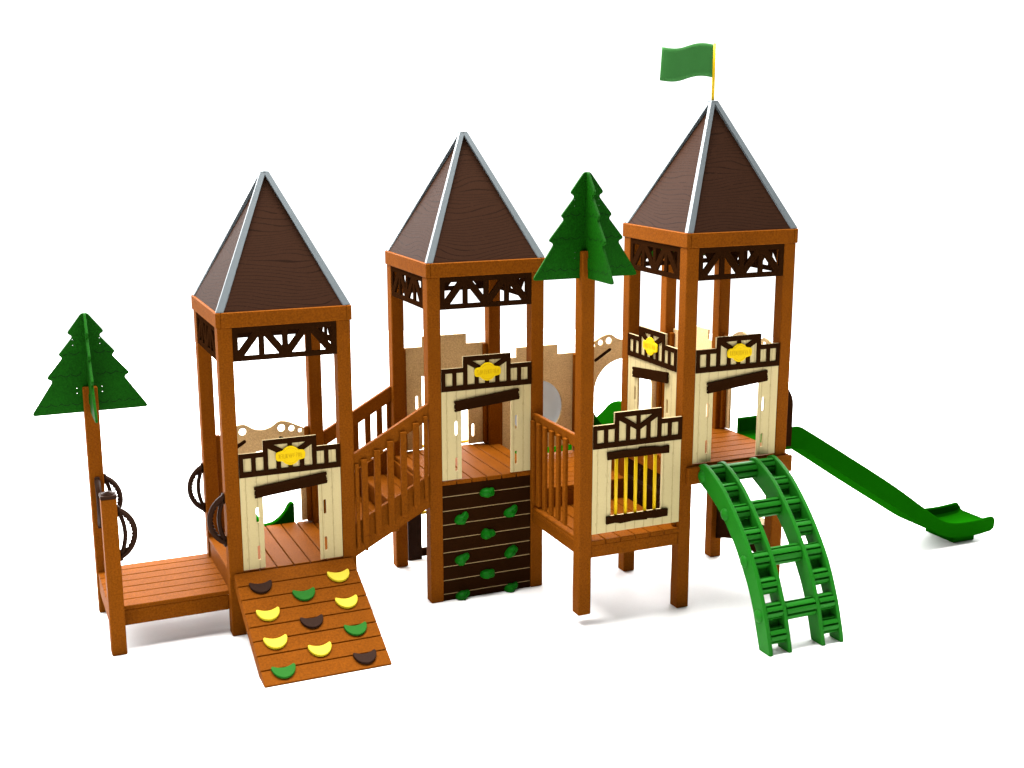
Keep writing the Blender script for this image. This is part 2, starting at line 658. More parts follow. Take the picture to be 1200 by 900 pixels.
def grip_mesh(M):
    """curved double-bar hand grip; u = outwards from the post, v = up"""
    mb = MB()

    def arc(b, h, n=18, wob=0.0):
        R = (h * h + b * b) / (2 * b)
        out = []
        for k in range(n + 1):
            v = h - 2 * h * k / n
            u = b - R + math.sqrt(max(R * R - v * v, 0))
            out.append((u + (wob * math.cos(k * PI) if 0 < k < n else 0), v))
        return out
    def bar(path, hw, hd, wob=0.0):
        rings = []
        P = [Vector(q) for q in path]
        for k, q in enumerate(P):
            d = (P[min(k + 1, len(P) - 1)] - P[max(k - 1, 0)]).normalized()
            nrm = Vector((-d.y, d.x))
            if nrm.x < 0:
                nrm = -nrm
            inn = hw * (1 + wob * (1 if k % 2 else -1))
            c = .35
            o1, i1 = q + nrm * hw, q - nrm * inn
            sec = [(o1, -hd * c), (o1, hd * c), (q + nrm * hw * c, hd), (q - nrm * inn * c, hd), (i1, hd * c), (i1, -hd * c), (q - nrm * inn * c, -hd), (q + nrm * hw * c, -hd)]
            rings.append([M @ Vector((a.x, a.y, b)) for a, b in sec])
        mb.loft(rings)
    bar([(u + .010, v) for u, v in arc(.120, .200, 24)], .0235, .024, .20)
    bar([(u + .010, v) for u, v in arc(.044, .185, 16)], .0175, .022)
    for s in (-1, 1):
        mb.box(.0, s * .19 - .046, -.022, .024, s * .19 + .046, .022, .008, 0, M)
    return mb


def grip(parent, org, u):
    return grip_mesh(frame(org, u, (0, 0, 1))).build('hand_grip', GRIP, parent)


def nailers(parent, pts, z0, z1):
    for (x0, y0, x1, y1) in pts:
        MB().box(x0, y0, z0, x1, y1, z1, .006).build('panel_batten', WOOD, parent)


def crown_profile():
    half = [(.026, 0), (.155, -.168), (.107, -.196), (.236, -.352), (.204, -.380), (.348, -.553), (.294, -.576), (.492, -.870)]
    pts = [(x, y) for x, y in half] + [(-x, y) for x, y in half][::-1]
    return rounded(pts, .042, 5)


def tree(name, label, x, y, z0, ztop, apex, grips=()):
    t = thing(name, label, 'panel tree', (x + W / 2, y + W / 2, z0), 'green panel trees on posts')
    post(x, y, z0, ztop, t, 'trunk')
    cx, cy = x + W / 2, y + W / 2
    for (u, k) in (((1, 0, 0), 0), ((0, -1, 0), 1)):
        w = Vector(u).cross(Vector((0, 0, 1)))
        M = frame(Vector((cx, cy, apex)) - w * .011, u, (0, 0, 1))
        mb = MB()
        holes = []
        for s in (-1, 1):
            for q in ((.112, -.225), (.112, -.275), (.105, -.655), (.105, -.70)):
                holes.append(circ(s * q[0], q[1], .0042, 8))
        plate(mb, crown_profile(), holes, .022, M, .004)
        for s in (-1, 1):                     # engraved scalloped bough lines, both faces
            for (yb, x0, x1) in ((-.345, .06, .20), (-.535, .06, .30), (-.79, .07, .41)):
                n = int((x1 - x0) / .012)
                pr = None
                for i in range(n + 1):
                    xx = x0 + (x1 - x0) * i / n
                    yy = yb - .022 * abs(math.sin(PI * (xx - x0) / .085)) + .012
                    if pr and i % 9 != 8:
                        d = Vector((xx - pr[0], yy - pr[1]))
                        nn = Vector((-d.y, d.x)).normalized() * .0026
                        for wz in (.0226, -.0006):
                            mb.add([(s * (pr[0] + nn.x), pr[1] + nn.y, wz), (s * (pr[0] - nn.x), pr[1] - nn.y, wz),
                                    (s * (xx - nn.x), yy - nn.y, wz), (s * (xx + nn.x), yy + nn.y, wz)], [[0, 1, 2, 3]], 1, False, None, M)
                    pr = (xx, yy)
        mb.build('crown', [GREEN_TREE, GREEN_LINE], t)
    br = MB()
    br.box(cx - .018, y - .016, ztop - .15, cx + .010, y - .001, ztop - .055, .004)
    br.build('bracket', GREEN_TREE, t)
    for g in grips:
        grip(t, *g)
    return t


# ------------------------------------------------------------------ ground
def ground():
    m, nt, b = new_mat('white_floor')
    nt.links.new(speckle(nt, (GROUND_A, GROUND_A, GROUND_A * .995), 0.02, 30), b.inputs['Base Color'])
    b.inputs['Roughness'].default_value = 0.9
    b.inputs['Specular IOR Level'].default_value = 0.1
    n, R = 96, 13.5
    mb = MB()
    mb.add([(1.2 + R * math.cos(2 * PI * k / n), .8 + R * math.sin(2 * PI * k / n), 0) for k in range(n)], [list(range(n))])
    o = mb.build('ground', m)
    o['kind'] = 'structure'


GROUND_A = 0.78
ground()


# ------------------------------------------------------------------ towers
def tower(x, y, H, name_label, loc_label=None):
    t = thing('play_tower', name_label, 'tower', (x + .56, y + .56, 0), 'roofed playground towers')
    for px in (x, x + 1):
        for py in (y, y + 1):
            post(px, py, 0, H + .002, t)
    z = H - .287
    truss(t, (x + W - .001, y + .0235, z), (1, 0, 0))
    truss(t, (x + 1.001, y + 1 + W - .0235, z), (-1, 0, 0))
    truss(t, (x + .0235, y + 1.001, z), (0, -1, 0))
    truss(t, (x + 1 + W - .0235, y + W - .001, z), (0, 1, 0))
    roof(t, x, y, H)
    return t


def beams4(t, x, y, z, h=.15, skip=''):
    d, th = .012, .042
    if 'f' not in skip:
        beam(t, x + W, y + d, z - .04 - h, x + 1, y + d + th, z - .041)
    if 'b' not in skip:
        beam(t, x + W, y + 1 + W - d - th, z - .04 - h, x + 1, y + 1 + W - d, z - .041)
    if 'l' not in skip:
        beam(t, x + d, y + W, z - .04 - h, x + d + th, y + 1, z - .041)
    if 'r' not in skip:
        beam(t, x + 1 + W - d - th, y + W, z - .04 - h, x + 1 + W - d, y + 1, z - .041)


def wave_outline():
    top = [(0, .895), (.05, .93), (.11, .96), (.18, .995), (.245, 1.012), (.29, 1.004), (.35, .965), (.40, .948), (.4375, .944)]
    top = [tuple(p) for p in smooth_path(top, 4)]
    top = [(p[0], p[1]) for p in top]
    full = top + [(.875 - a, b) for a, b in top[:-1]][::-1]
    arch = [(.0925, 0.012)] + [(.4375 - .345 * math.cos(PI * k / 28), .40 + .345 * math.sin(PI * k / 28)) for k in range(29)] + [(.7825, .012)]
    return full + [(.875, .012)] + arch[::-1] + [(0, .012)]


WAVE_HOLES = mirror([circ(.256, .943, .034), circ(.160, .930, .028), circ(.080, .903, .0185), capsule(.105, .748, .268, .848, .0175)])


def wave_panel(parent, M):
    mb = MB()
    plate(mb, wave_outline(), WAVE_HOLES, .022, M, .003)
    for c in mirror([capsule(.105, .748, .268, .848, .019)]):
        plate(mb, c, [], .008, M, .001, 1, None, .005)
    return mb.build('wave_panel', [TAN, DARK], parent)


def back_M(x, z, y=1.113):
    """plate facing +y whose u runs along -x; mirror-symmetric panels sit from x+W to x+1"""
    return frame((x + 1, y - .022, z), (-1, 0, 0), (0, 0, 1))


# --- left tower
t1 = tower(TX1, 0, 2.6869, 'shortest roofed wooden tower at the left end with a climbing ramp on its front')
deck(t1, TX1 + .006, TX1 + 1 + W - .006, .006, 1 + W - .006, D1, 'y', .006)
beams4(t1, TX1, 0, D1)
storefront(t1, frame((TX1 + W, .026, D1), (1, 0, 0), (0, 0, 1)), True, True, 11)
wave_panel(t1, back_M(TX1, D1))
nailers(t1, [(TX1 + W + .002, 1.045, TX1 + W + .044, 1.089), (TX1 + .956, 1.045, TX1 + .998, 1.089)], D1 + .01, D1 + .945)
grip(t1, (TX1, .06, 1.038), (-1, 0, 0))
grip(t1, (TX1, 1.06, 1.038), (-1, 0, 0))

# --- middle tower
t2 = tower(TX2, 0, 3.003, 'middle roofed wooden tower with a dark brown rock climbing wall on its front')
deck(t2, TX2 + .006, TX2 + 1 + W - .006, .004, 1 + W - .006, D4, 'y', .006)
beams4(t2, TX2, 0, D4, .15, 'f')
storefront(t2, frame((TX2 + W, .026, D4), (1, 0, 0), (0, 0, 1)), True, True, 12)
rp = storefront(t2, back_M(TX2, D4), False, False)
rp['label'] = 'plain tan back of the rear storefront panel'
nailers(t2, [(TX2 + W + .002, 1.045, TX2 + W + .030, 1.089), (TX2 + .960, 1.045, TX2 + .998, 1.089)], D4 + .01, D4 + 1.03)
cw = MB()
zs = [1.128, .998, .863, .731, .597, .464, .329, .196, .063, .0]
for a, b in zip(zs[:-1], zs[1:]):
    cw.box(W + .001, .012, b + (.0055 if b > .01 else .0), .999, .046, a - (.0055 if a < 1.1 else 0), .003)
cw.box(W + .002, .020, .02, .998, .052, 1.12, .002, 1)
wall = cw.build('climbing_wall', [DARK, TAN_LINE], t2)


def rock(parent, x, z, rot, seed):
    rnd = random.Random(seed)
    mb = MB()
    ph = [rnd.uniform(0, 6.28) for _ in range(4)]
    rings, n = 7, 22
    vs, fs = [], []
    for i in range(rings + 1):
        q = (PI / 2) * i / rings
        for k in range(n):
            th = 2 * PI * k / n
            # two merged lobes: fat end and small end
            rr = .058 + .016 * math.cos(2 * th) + .012 * math.cos(th + PI) + .005 * math.sin(3 * th + ph[0]) + .003 * math.sin(5 * th + ph[1])
            r2 = rr * (math.cos(q) ** .7 if i < rings else .02)
            w = .052 * math.sin(q) * (1 + .18 * math.cos(th + PI) + .12 * math.sin(2 * th + ph[2])) + .004 * math.sin(4 * th + ph[3] + 3 * q)
            a = th + rot
            vs.append((x + r2 * math.cos(a), .012 - max(w, 0), z + r2 * math.sin(a)))
    for i in range(rings):
        for k in range(n):
            fs.append([i * n + k, i * n + (k + 1) % n, (i + 1) * n + (k + 1) % n, (i + 1) * n + k])
    fs.append([rings * n + k for k in range(n)])
    mb.add(vs, fs, 0, True)
    return mb.build('rock_hold', GREEN_ROCK, parent)


for i, (hx, hz, rt) in enumerate(((.575, .996, .05), (.316, .785, .62), (.81, .788, .55), (.575, .597, .02), (.316, .392, .55),
                                  (.81, .398, .6), (.575, .204, .04), (.318, .035, .45), (.81, .033, .45))):
    o = rock(wall, hx, hz, rt, i)

# ladder behind the middle tower
lad = thing('rear_ladder', 'yellow runged ladder between dark brown side panels behind the middle tower', 'ladder', (.56, 1.16, 0))
for xa, xb in ((.17, .315), (.81, .955)):
    MB().box(xa, 1.135, .0, xb, 1.158, 1.10, .004).build('side_panel', BROWN_HOLD, lad)
for z in (.475, .80, 1.165):
    MB().tube([(.18, 1.175, z), (.94, 1.175, z)], .017).build('rung', YELLOW_BAR, lad)
MB().box(.285, 1.15, .02, .84, 1.19, .105, .004).build('bottom_step', DARK, lad)

# --- right tower
t3 = tower(TX3, -1, 3.2736, 'tallest roofed wooden tower at the right with storefront panels on two sides')
deck(t3, TX3 + .006, TX3 + 1 + W - .006, -.994, W - .006, D5, 'x', .006)
beam(t3, TX3 + .050, -1.043, D5 - .172, TX3 + 1 + W + .045, -1.001, D5 - .018)
beam(t3, TX3 + 1 + W + .001, -.995, D5 - .172, TX3 + 1 + W + .043, W, D5 - .019)
beam(t3, TX3 + .010, -.87, D5 - .18, TX3 + .052, 0, D5 - .042)
beam(t3, TX3 + W, .055, D5 - .18, TX3 + 1, .097, D5 - .042)
storefront(t3, frame((TX3 + W, -.974, D5), (1, 0, 0), (0, 0, 1)), True, True, 13)
storefront(t3, frame((TX3 + .026, 0, D5), (0, -1, 0), (0, 0, 1)), True, True, 14)
wave_panel(t3, frame((TX3 + 1 + W - .030, -.878, D5), (0, 1, 0), (0, 0, 1)))
nailers(t3, [(TX3 + 1.045, -.876, TX3 + 1.090, -.838), (TX3 + 1.045, -.042, TX3 + 1.090, -.003)], D5 + .01, D5 + .945)
hd = MB()                                     # brown curved cheek beside the slide exit
pts = [(0, 0)] + [(.112 * math.sin(PI * .5 * min(1, k / 5.0)) if k < 6 else .112 - .0 * k, .62 - .22 * (k / 5.0) if k < 6 else .40 - .40 * (k - 5) / 5.0) for k in range(11)]
plate(hd, pts, [], .05, frame((TX3 + 1 + W + .0, -.88, D5 + .03), (1, 0, 0), (0, 0, 1)), .008)
hd.build('cheek_panel', DARK, t3)
cp = MB()                                     # play counter under the deck, right-hand side
low = [(.875 - .875 * k / 20, .20 + .10 * math.sin(PI * k / 20)) for k in range(21)]
plate(cp, [(0, .58), (.875, .58)] + low, [], .02, frame((TX3 + 1.05, -.878, 0), (0, 1, 0), (0, 0, 1)), .003)
cp.build('counter_panel', DARK, t3)
MB().box(TX3 + 1.073, -.876, .555, TX3 + 1.20, -.003, .578, .004).build('counter_shelf', TAN, t3)
# riser from the jail deck up to the tower deck: dark boards with a pale strip
rs = MB()
rs.box(TX3 + .014, -.876, D2 - .03, TX3 + .034, -.003, .965, .003)
rs.box(TX3 + .016, -.874, .967, TX3 + .036, -.005, 1.008, .002, 1)
rs.box(TX3 + .014, -.876, 1.01, TX3 + .034, -.003, 1.20, .003)
for yy in (-.62, -.27):
    for zz in (.87, 1.09):
        rs.box(TX3 + .001, yy - .012, zz - .03, TX3 + .012, yy + .012, zz + .03, .004, 1)
rs.build('riser_panel', [DARK, BROWN_HOLD], t3)

# flag
fl = thing('flag', 'green waving flag on a yellow pole above the tallest roof', 'flag', (2.561, -.439, 4.49))
MB().tube([(2.561, -.439, 4.49), (2.561, -.439, 5.0)], .0135).build('flag_pole', YELLOW_BAR, fl)
fm = MB()
nu, nv = 28, 8
for side in (0, 1):
    vs = []
    for i in range(nu + 1):
        q = i / nu
        for j in range(nv + 1):
            r = j / nv
            sag = .020 * math.sin(2 * PI * (q * .95 + .02)) - .024 * q
            vs.append((2.552 - .522 * q - .016 * (1 - r) * q, -.439 + .035 * math.sin(2 * PI * q) * q + (.003 if side else 0), 4.700 + .286 * r + sag + .004 * (1 - r)))
    fs = [[i * (nv + 1) + j, (i + 1) * (nv + 1) + j, (i + 1) * (nv + 1) + j + 1, i * (nv + 1) + j + 1] for i in range(nu) for j in range(nv)]
    fm.add(vs, fs, 0, True)
N = (nu + 1) * (nv + 1)
edge = [i * (nv + 1) for i in range(nu + 1)] + [nu * (nv + 1) + j for j in range(1, nv + 1)] + [i * (nv + 1) + nv for i in range(nu - 1, -1, -1)]
for a, b in zip(edge[:-1], edge[1:]):
    fm.f.append([a, b, b + N, a + N]); fm.m.append(0); fm.s.append(False)
fm.build('banner', FLAG, fl)

# ------------------------------------------------------------------ bench platform and left tree
bp = thing('bench_platform', 'low slatted wooden platform at the far left with a short capped post', 'platform', (BX + .5, .56, 0))
post(BX, 0, 0, 1.355, bp)
cap = MB()
cap.box(BX - .004, -.004, 1.353, BX + W + .004, W + .004, 1.385, .006)
for k, r in enumerate((.052, .036, .018)):
    cap.tube([(BX + W / 2, W / 2, 1.384), (BX + W / 2, W / 2, 1.392 + .007 * k)], r, 20)
cap.build('post_cap', GRIP, bp)
bd = MB()
ys = [.100, .258, .403, .548, .693, .838, .983, 1.118]
for a, b in zip(ys[:-1], ys[1:]):
    bd.box(BX + .012, a + .004, D0 - .036, TX1 + .10, b - .004, D0 + random.uniform(-.0006, .0006), .005)
bd.build('deck', WOOD, bp)
beam(bp, BX + W, .108, D0 - .175, TX1, .150, D0 - .038)
beam(bp, BX + .014, W, D0 - .185, BX + .056, 1.0, D0 - .038)
beam(bp, BX + W, 1.06, D0 - .175, TX1, 1.10, D0 - .038)
grip(bp, (BX + W, .06, 1.038), (1, 0, 0))

tree('panel_tree', 'dark green panel tree on the tall post at the far left end', BX, 1.0, 0, 2.077, 2.722,
     [((BX + W, 1.06, 1.038), (1, 0, 0)), ((BX + W / 2, 1.0, 1.035), (0, -1, 0))])
tree('panel_tree', 'green panel tree on the post between the middle and right towers', 1.0, -1.0, .095, 3.292, 3.935)
tree('panel_tree', 'green panel tree mostly hidden behind the tallest tower', 3.0, 1.0, 0, 3.10, 3.80)

# ------------------------------------------------------------------ climbing ramp
rx0, rx1 = -1.783, -.738
ramp = thing('climbing_ramp', 'sloping plank ramp with coloured crescent holds in front of the left tower', 'climbing ramp', ((rx0 + rx1) / 2, -.55, 0))
tilt = math.atan2(.555, 1.068)
RM = Matrix.Translation((0, -.012, D1 - .006)) @ Matrix.Rotation(tilt, 4, 'X') @ Matrix.Scale(-1, 4, (0, 1, 0))
# local: x = along, y = distance down the slope, z = up from the face (after mirror)
ramp_len = math.hypot(.555, 1.068)
rm = MB()
n = 8
p = ramp_len / n
for k in range(n):
    rm.box(rx0, k * p + (.004 if k else 0), -.045, rx1, (k + 1) * p - (.004 if k < n - 1 else 0), 0, .004, 0, RM)
rm.build('planks', WOOD, ramp)
for xa in (rx0 - .012, rx1 - .03):
    MB().box(xa + .012 if xa > -1 else xa + .013, .02, -.115, xa + .05 if xa < -1 else xa + .029, ramp_len - .06, -.046, .006, 0, RM).build('side_rail', WOOD, ramp)


def crescent():
    out = []
    R, Wd, c = .098, .098, .028
    for k in range(17):
        a = PI + PI * k / 16
        out.append((Wd * math.cos(a), .112 * math.sin(a)))
    out.append((Wd * .93, .014))
    for k in range(9):
        q = 1 - 2 * k / 8
        out.append((Wd * .84 * q, -.012 + .026 * q * q))
    out.append((-Wd * .93, .014))
    return rounded(out, .008, 2)


HOLDS = (('b', -1.592, -.135), ('y', -.916, -.140), ('g', -1.257, -.270), ('y', -1.597, -.405), ('y', -.925, -.407), ('b', -1.264, -.54),
         ('g', -.930, -.675), ('y', -1.602, -.670), ('y', -1.271, -.803), ('g', -1.605, -.936), ('b', -.934, -.940))
hold_mats = {'b': (BROWN_HOLD, 'dark brown crescent hold'), 'y': (YELLOW_HOLD, 'yellow crescent hold'), 'g': (GREEN_HOLD, 'green crescent hold')}
for kind, hx, hy in HOLDS:
    dist = -hy / math.cos(tilt)
    M = RM @ Matrix.Translation((hx, dist, 0)) @ Matrix.Scale(-1, 4, (0, 1, 0))
    mb = MB()
    plate(mb, crescent(), [], .024, M, .006, 0, None, .0, 2)
    h = mb.build('crescent_hold', hold_mats[kind][0], ramp)
    h['label'] = hold_mats[kind][1]

# ------------------------------------------------------------------ stairs between left and middle tower
st = thing('staircase', 'wooden stairs with slatted railings climbing from the left tower to the middle tower', 'stairs', (-.35, .56, 0))
xL, xR = TX1 + 1 + W, TX2


def slope_beam(parent, name, x0, x1, z0, z1, h, ya, yb):
    mb = MB()
    rings = []
    for x, z in ((x0, z0), (x1, z1)):
        rings.append([(x, ya, z), (x, yb, z), (x, yb, z - h), (x, ya, z - h)])
    mb.loft(rings)
    return mb.build(name, WOOD, parent)


for (yr, nm) in ((0.012, 1), (1.062, 2)):
    r_ = slope_beam(st, 'handrail', xL, xR, 1.497 if nm == 1 else 1.44, 1.885 if nm == 1 else 1.83, .145, yr, yr + .040)
    slope_beam(st, 'stringer', xL, xR, .86, 1.225, .300, yr, yr + .040)
    yo = yr - .034 if nm == 1 else yr + .042
    base = None
    for k, bx in enumerate((-.676, -.609, -.490, -.369, -.246, -.128, -.0365)):
        if nm == 2 and k == 1:
            continue
        zb, zt = .674 + (bx + .609) * .568, 1.449 + (bx + .607) * .577
        if nm == 2:
            zb, zt = zb - .02, zt - .06
        hw = .0285 if 0 < k < 6 else .016
        ox = 0.0 if nm == 1 else .02
        MB().box(bx - hw + ox, yo, zb, bx + hw + ox, yo + .030, zt, .005).build('baluster', WOOD, st)
for k, (xa, xb, z) in enumerate(((-.60, -.28, D1 + .192), (-.31, .012, D1 + .384))):
    tr = MB()
    tr.box(xa, .056, z - .045, xb - .10 - .001, 1.058, z, .006)
    tr.box(xb - .10 + .004, .056, z - .045, xb, 1.058, z - .0005, .006)
    tr.box(xa + .012, .058, z - .19, xa + .035, 1.056, z - .046, .004)
    tr.build('step', WOOD, st)
MB().box(-.012, .06, D1 + .385, .010, 1.05, D4 - .045, .004).build('top_riser', WOOD, st)

# ------------------------------------------------------------------ jail balcony between middle and right tower
jb = thing('jail_balcony', 'raised plank balcony with a cream jail window panel of yellow bars', 'balcony', (1.56, -.44, .6))
deck(jb, 1.006, 2.012, -.998, .004, D2 + .004, 'y', .006)
beam(jb, 1 + W, -.990, .612, 1.999, -.948, D2 - .038)
beam(jb, 1.012, -1 + W, .64, 1.054, -.002, .792)
beam(jb, 1.10, -.06, .612, 1.999, -.02, D2 - .038)
jp = MB()
JM = frame((1 + W, -.974, D2 + .064 - .008), (1, 0, 0), (0, 0, 1))
jout = [(0, .008), (.875, .008)] + [(a, b - .056) for a, b in SKY_OUT]
jhole = [(.182, .155), (.686, .155), (.686, .70), (.182, .70)]
plate(jp, jout, [jhole], .022, JM, .003, 0, 1)
jpan = jp.build('jail_panel', [CREAM, CREAM_EDGE], jb)
b_ = MB()
plate(b_, [(a, b - .056) for a, b in BAND_OUT], [[(a, b - .056) for a, b in c] for c in BAND_CELLS], .012, JM, .002, 0, None, .0222)
b_.build('timber_band', DARK, jpan)
lt = MB()
plate(lt, [(.134, .735), (.30, .742), (.44, .733), (.445, .748), (.60, .742), (.67, .730), (.745, .738), (.745, .667), (.60, .672), (.45, .668), (.30, .674), (.137, .668)],
      [], .022, JM, .003, 0, None, .0235)
lt.build('lintel', DARK, jpan)
sl_ = MB()
plate(sl_, [(.134, .157), (.745, .157), (.745, .089), (.62, .084), (.54, .093), (.535, .084), (.40, .090), (.27, .082), (.22, .094), (.134, .089)],
      [], .024, JM, .003, 0, None, .0235)
sl_.build('sill', DARK, jpan)
for k in range(5):
    u = .236 + .0965 * k
    MB().tube([JM @ Vector((u, .13, .012)), JM @ Vector((u, .72, .012))], .0155, 14).build('bar', YELLOW_BAR, jpan)
nailers(jb, [(1 + W + .002, -.948, 1 + W + .03, -.905), (1.968, -.948, 1.998, -.905)], D2 + .01, D2 + 1.0)
MB().box(1.012, -1 + W, 1.596, 1.052, -.002, 1.703, .006).build('top_rail', WOOD, jb)
for yy in (-.048, -.176, -.312, -.450, -.592, -.728):
    MB().box(.978, yy - .028, .857, 1.008, yy + .028, 1.643, .005).build('baluster', WOOD, jb)

# ------------------------------------------------------------------ rear decks
rd = thing('rear_deck', 'back walkway deck with a tan stepped panel and round clear bubble window', 'platform', (1.56, .56, 0))
deck(rd, 1 + W + .004, 2.030, .006, 1.116, D3, 'x', .006)
beam(rd, 1 + W, .006, D3 - .215, 1.998, .048, D3 - .041)
beam(rd, 1 + W, 1.06, D3 - .19, 1.998, 1.10, D3 - .041)
bpn = MB()
BM = frame((2.0, 1.091, D3 + .06), (-1, 0, 0), (0, 0, 1))
bout = [(0, .008), (.875, .008)] + [(a, b - .056) for a, b in SKY_OUT]
plate(bpn, bout, [circ(.4375, .436, .285, 40)], .022, BM, .003)
bo = bpn.build('stepped_panel', TAN, rd)
bw = MB()
bw.dome(BM @ Vector((.4375, .436, .021)), .300, (0, 1, 0), 40, 12, .85)
bw.build('bubble_window', BUBBLE, bo)
nailers(rd, [(1 + W + .002, 1.045, 1 + W + .040, 1.089), (1.960, 1.045, 1.998, 1.089)], D3 + .01, D3 + 1.03)

rd2 = thing('rear_deck', 'back corner deck behind the tallest tower with a tan wave topped arch panel', 'platform', (2.56, .56, 0))
post(2.0, 1.0, 0, 2.9, rd2)
deck(rd2, 2.006, 3 + W - .006, W + .004, 1.116, D4, 'x', .006)
beam(rd2, 2 + W, 1.06, D4 - .19, 2.998, 1.10, D4 - .041)
beam(rd2, 2.015, W + .002, D4 - .19, 2.057, .998, D4 - .041)
beam(rd2, 3.065, W + .002, D4 - .19, 3.107, .998, D4 - .041)
wave_panel(rd2, back_M(2.0, D4))
s2 = storefront(rd2, frame((3 + W - .030, W, D4), (0, 1, 0), (0, 0, 1)), False, False)
nailers(rd2, [(2 + W + .002, 1.045, 2 + W + .040, 1.089), (2.956, 1.045, 2.998, 1.089), (3.045, W + .002, 3.09, W + .044), (3.045, .956, 3.09, .998)], D4 + .01, D4 + 1.0)

# ------------------------------------------------------------------ arch climber
ac = thing('arch_climber', 'green arched ladder climber leading up to the tallest tower', 'climber', (2.55, -1.7, 0))
outer = smooth_path([Vector((-1.02, 1.338)), Vector((-1.097, 1.365)), Vector((-1.25, 1.31)), Vector((-1.432, 1.201)), Vector((-1.686, .969)), Vector((-1.915, .683)), Vector((-2.072, .38)), Vector((-2.165, .12)), Vector((-2.196, 0))], 5)
inner = smooth_path([Vector((-1.018, 1.19)), Vector((-1.06, 1.178)), Vector((-1.25, 1.09)), Vector((-1.429, .976)), Vector((-1.60, .812)), Vector((-1.714, .672)), Vector((-1.835, .50)), Vector((-1.925, .327)), Vector((-2.00, .12)), Vector((-2.043, 0))], 5)
prof = [(-p.x, p.y) for p in outer] + [(-p.x, p.y) for p in inner][::-1]
for rx in (2.170, 2.362, 2.702, 2.894):
    mb = MB()
    plate(mb, prof, [], .038, frame((rx, 0, 0), (0, -1, 0), (0, 0, 1)), .006, 0, None, -.038 if False else -.038)
    o = mb.build('side_rail', GREEN_CLIMB, ac)


def ribbed(x0, x1, y, z, r, lobes=8, ph=.3, dep=.38, n=88):
    ring = []
    for k in range(n):
        a = 2 * PI * k / n
        rr = r * (1 - (dep if ((a + ph) / (2 * PI) * lobes) % 1 < .27 else 0.0))
        ring.append((rr * math.cos(a) * .92, rr * math.sin(a)))
    mb = MB()
    mb.loft([[(x0, y + a, z + b) for a, b in ring], [(x1, y + a, z + b) for a, b in ring]])
    return mb


RUNGS = ((-1.095, 1.262), (-1.475, 1.028), (-1.792, .705), (-2.03, .305))
for k, (ry, rz) in enumerate(RUNGS):
    ribbed(2.405, 2.700, ry, rz, .080, 8, .25 + .16 * k).build('rung', GREEN_CLIMB, ac)
for k, (ry, rz) in enumerate(RUNGS):
    mb = MB()
    mb.dome((2.171, ry + .012, rz - .012), .055, (-1, 0, 0), 20, 6, .5)
    mb.build('bolt_cover', GREEN_CLIMB, ac)
TREADS = ((-1.112, 1.278), (-1.325, 1.165), (-1.508, 1.025), (-1.685, .87), (-1.825, .70), (-1.945, .515), (-2.04, .325), (-2.105, .135))
for xa, xb in ((2.208, 2.361), (2.740, 2.893)):
    for k, (ry, rz) in enumerate(TREADS):
        ribbed(xa, xb, ry + .010, rz, .073, 8, .25 + .14 * k).build('foothold', GREEN_CLIMB, ac)
    for (i0, i1) in ((2, 22), (25, 31), (34, len(inner) - 4)):   # web sheets behind the footholds
        mb = MB()
        rings = []
        for i in range(i0, min(i1, len(inner) - 1)):
            pnt = inner[i].lerp(outer[min(int(i * (len(outer) - 1) / (len(inner) - 1)), len(outer) - 1)], .30)
            nxt = inner[min(i + 1, len(inner) - 1)] - inner[i]
            nn = Vector((-nxt.y, nxt.x)).normalized() * .009
            rings.append([(xa - .002, pnt.x + nn.x, pnt.y + nn.y), (xb + .002, pnt.x + nn.x, pnt.y + nn.y), (xb + .002, pnt.x - nn.x, pnt.y - nn.y), (xa - .002, pnt.x - nn.x, pnt.y - nn.y)])
        mb.loft(rings)
        mb.build('web', GREEN_CLIMB, ac)


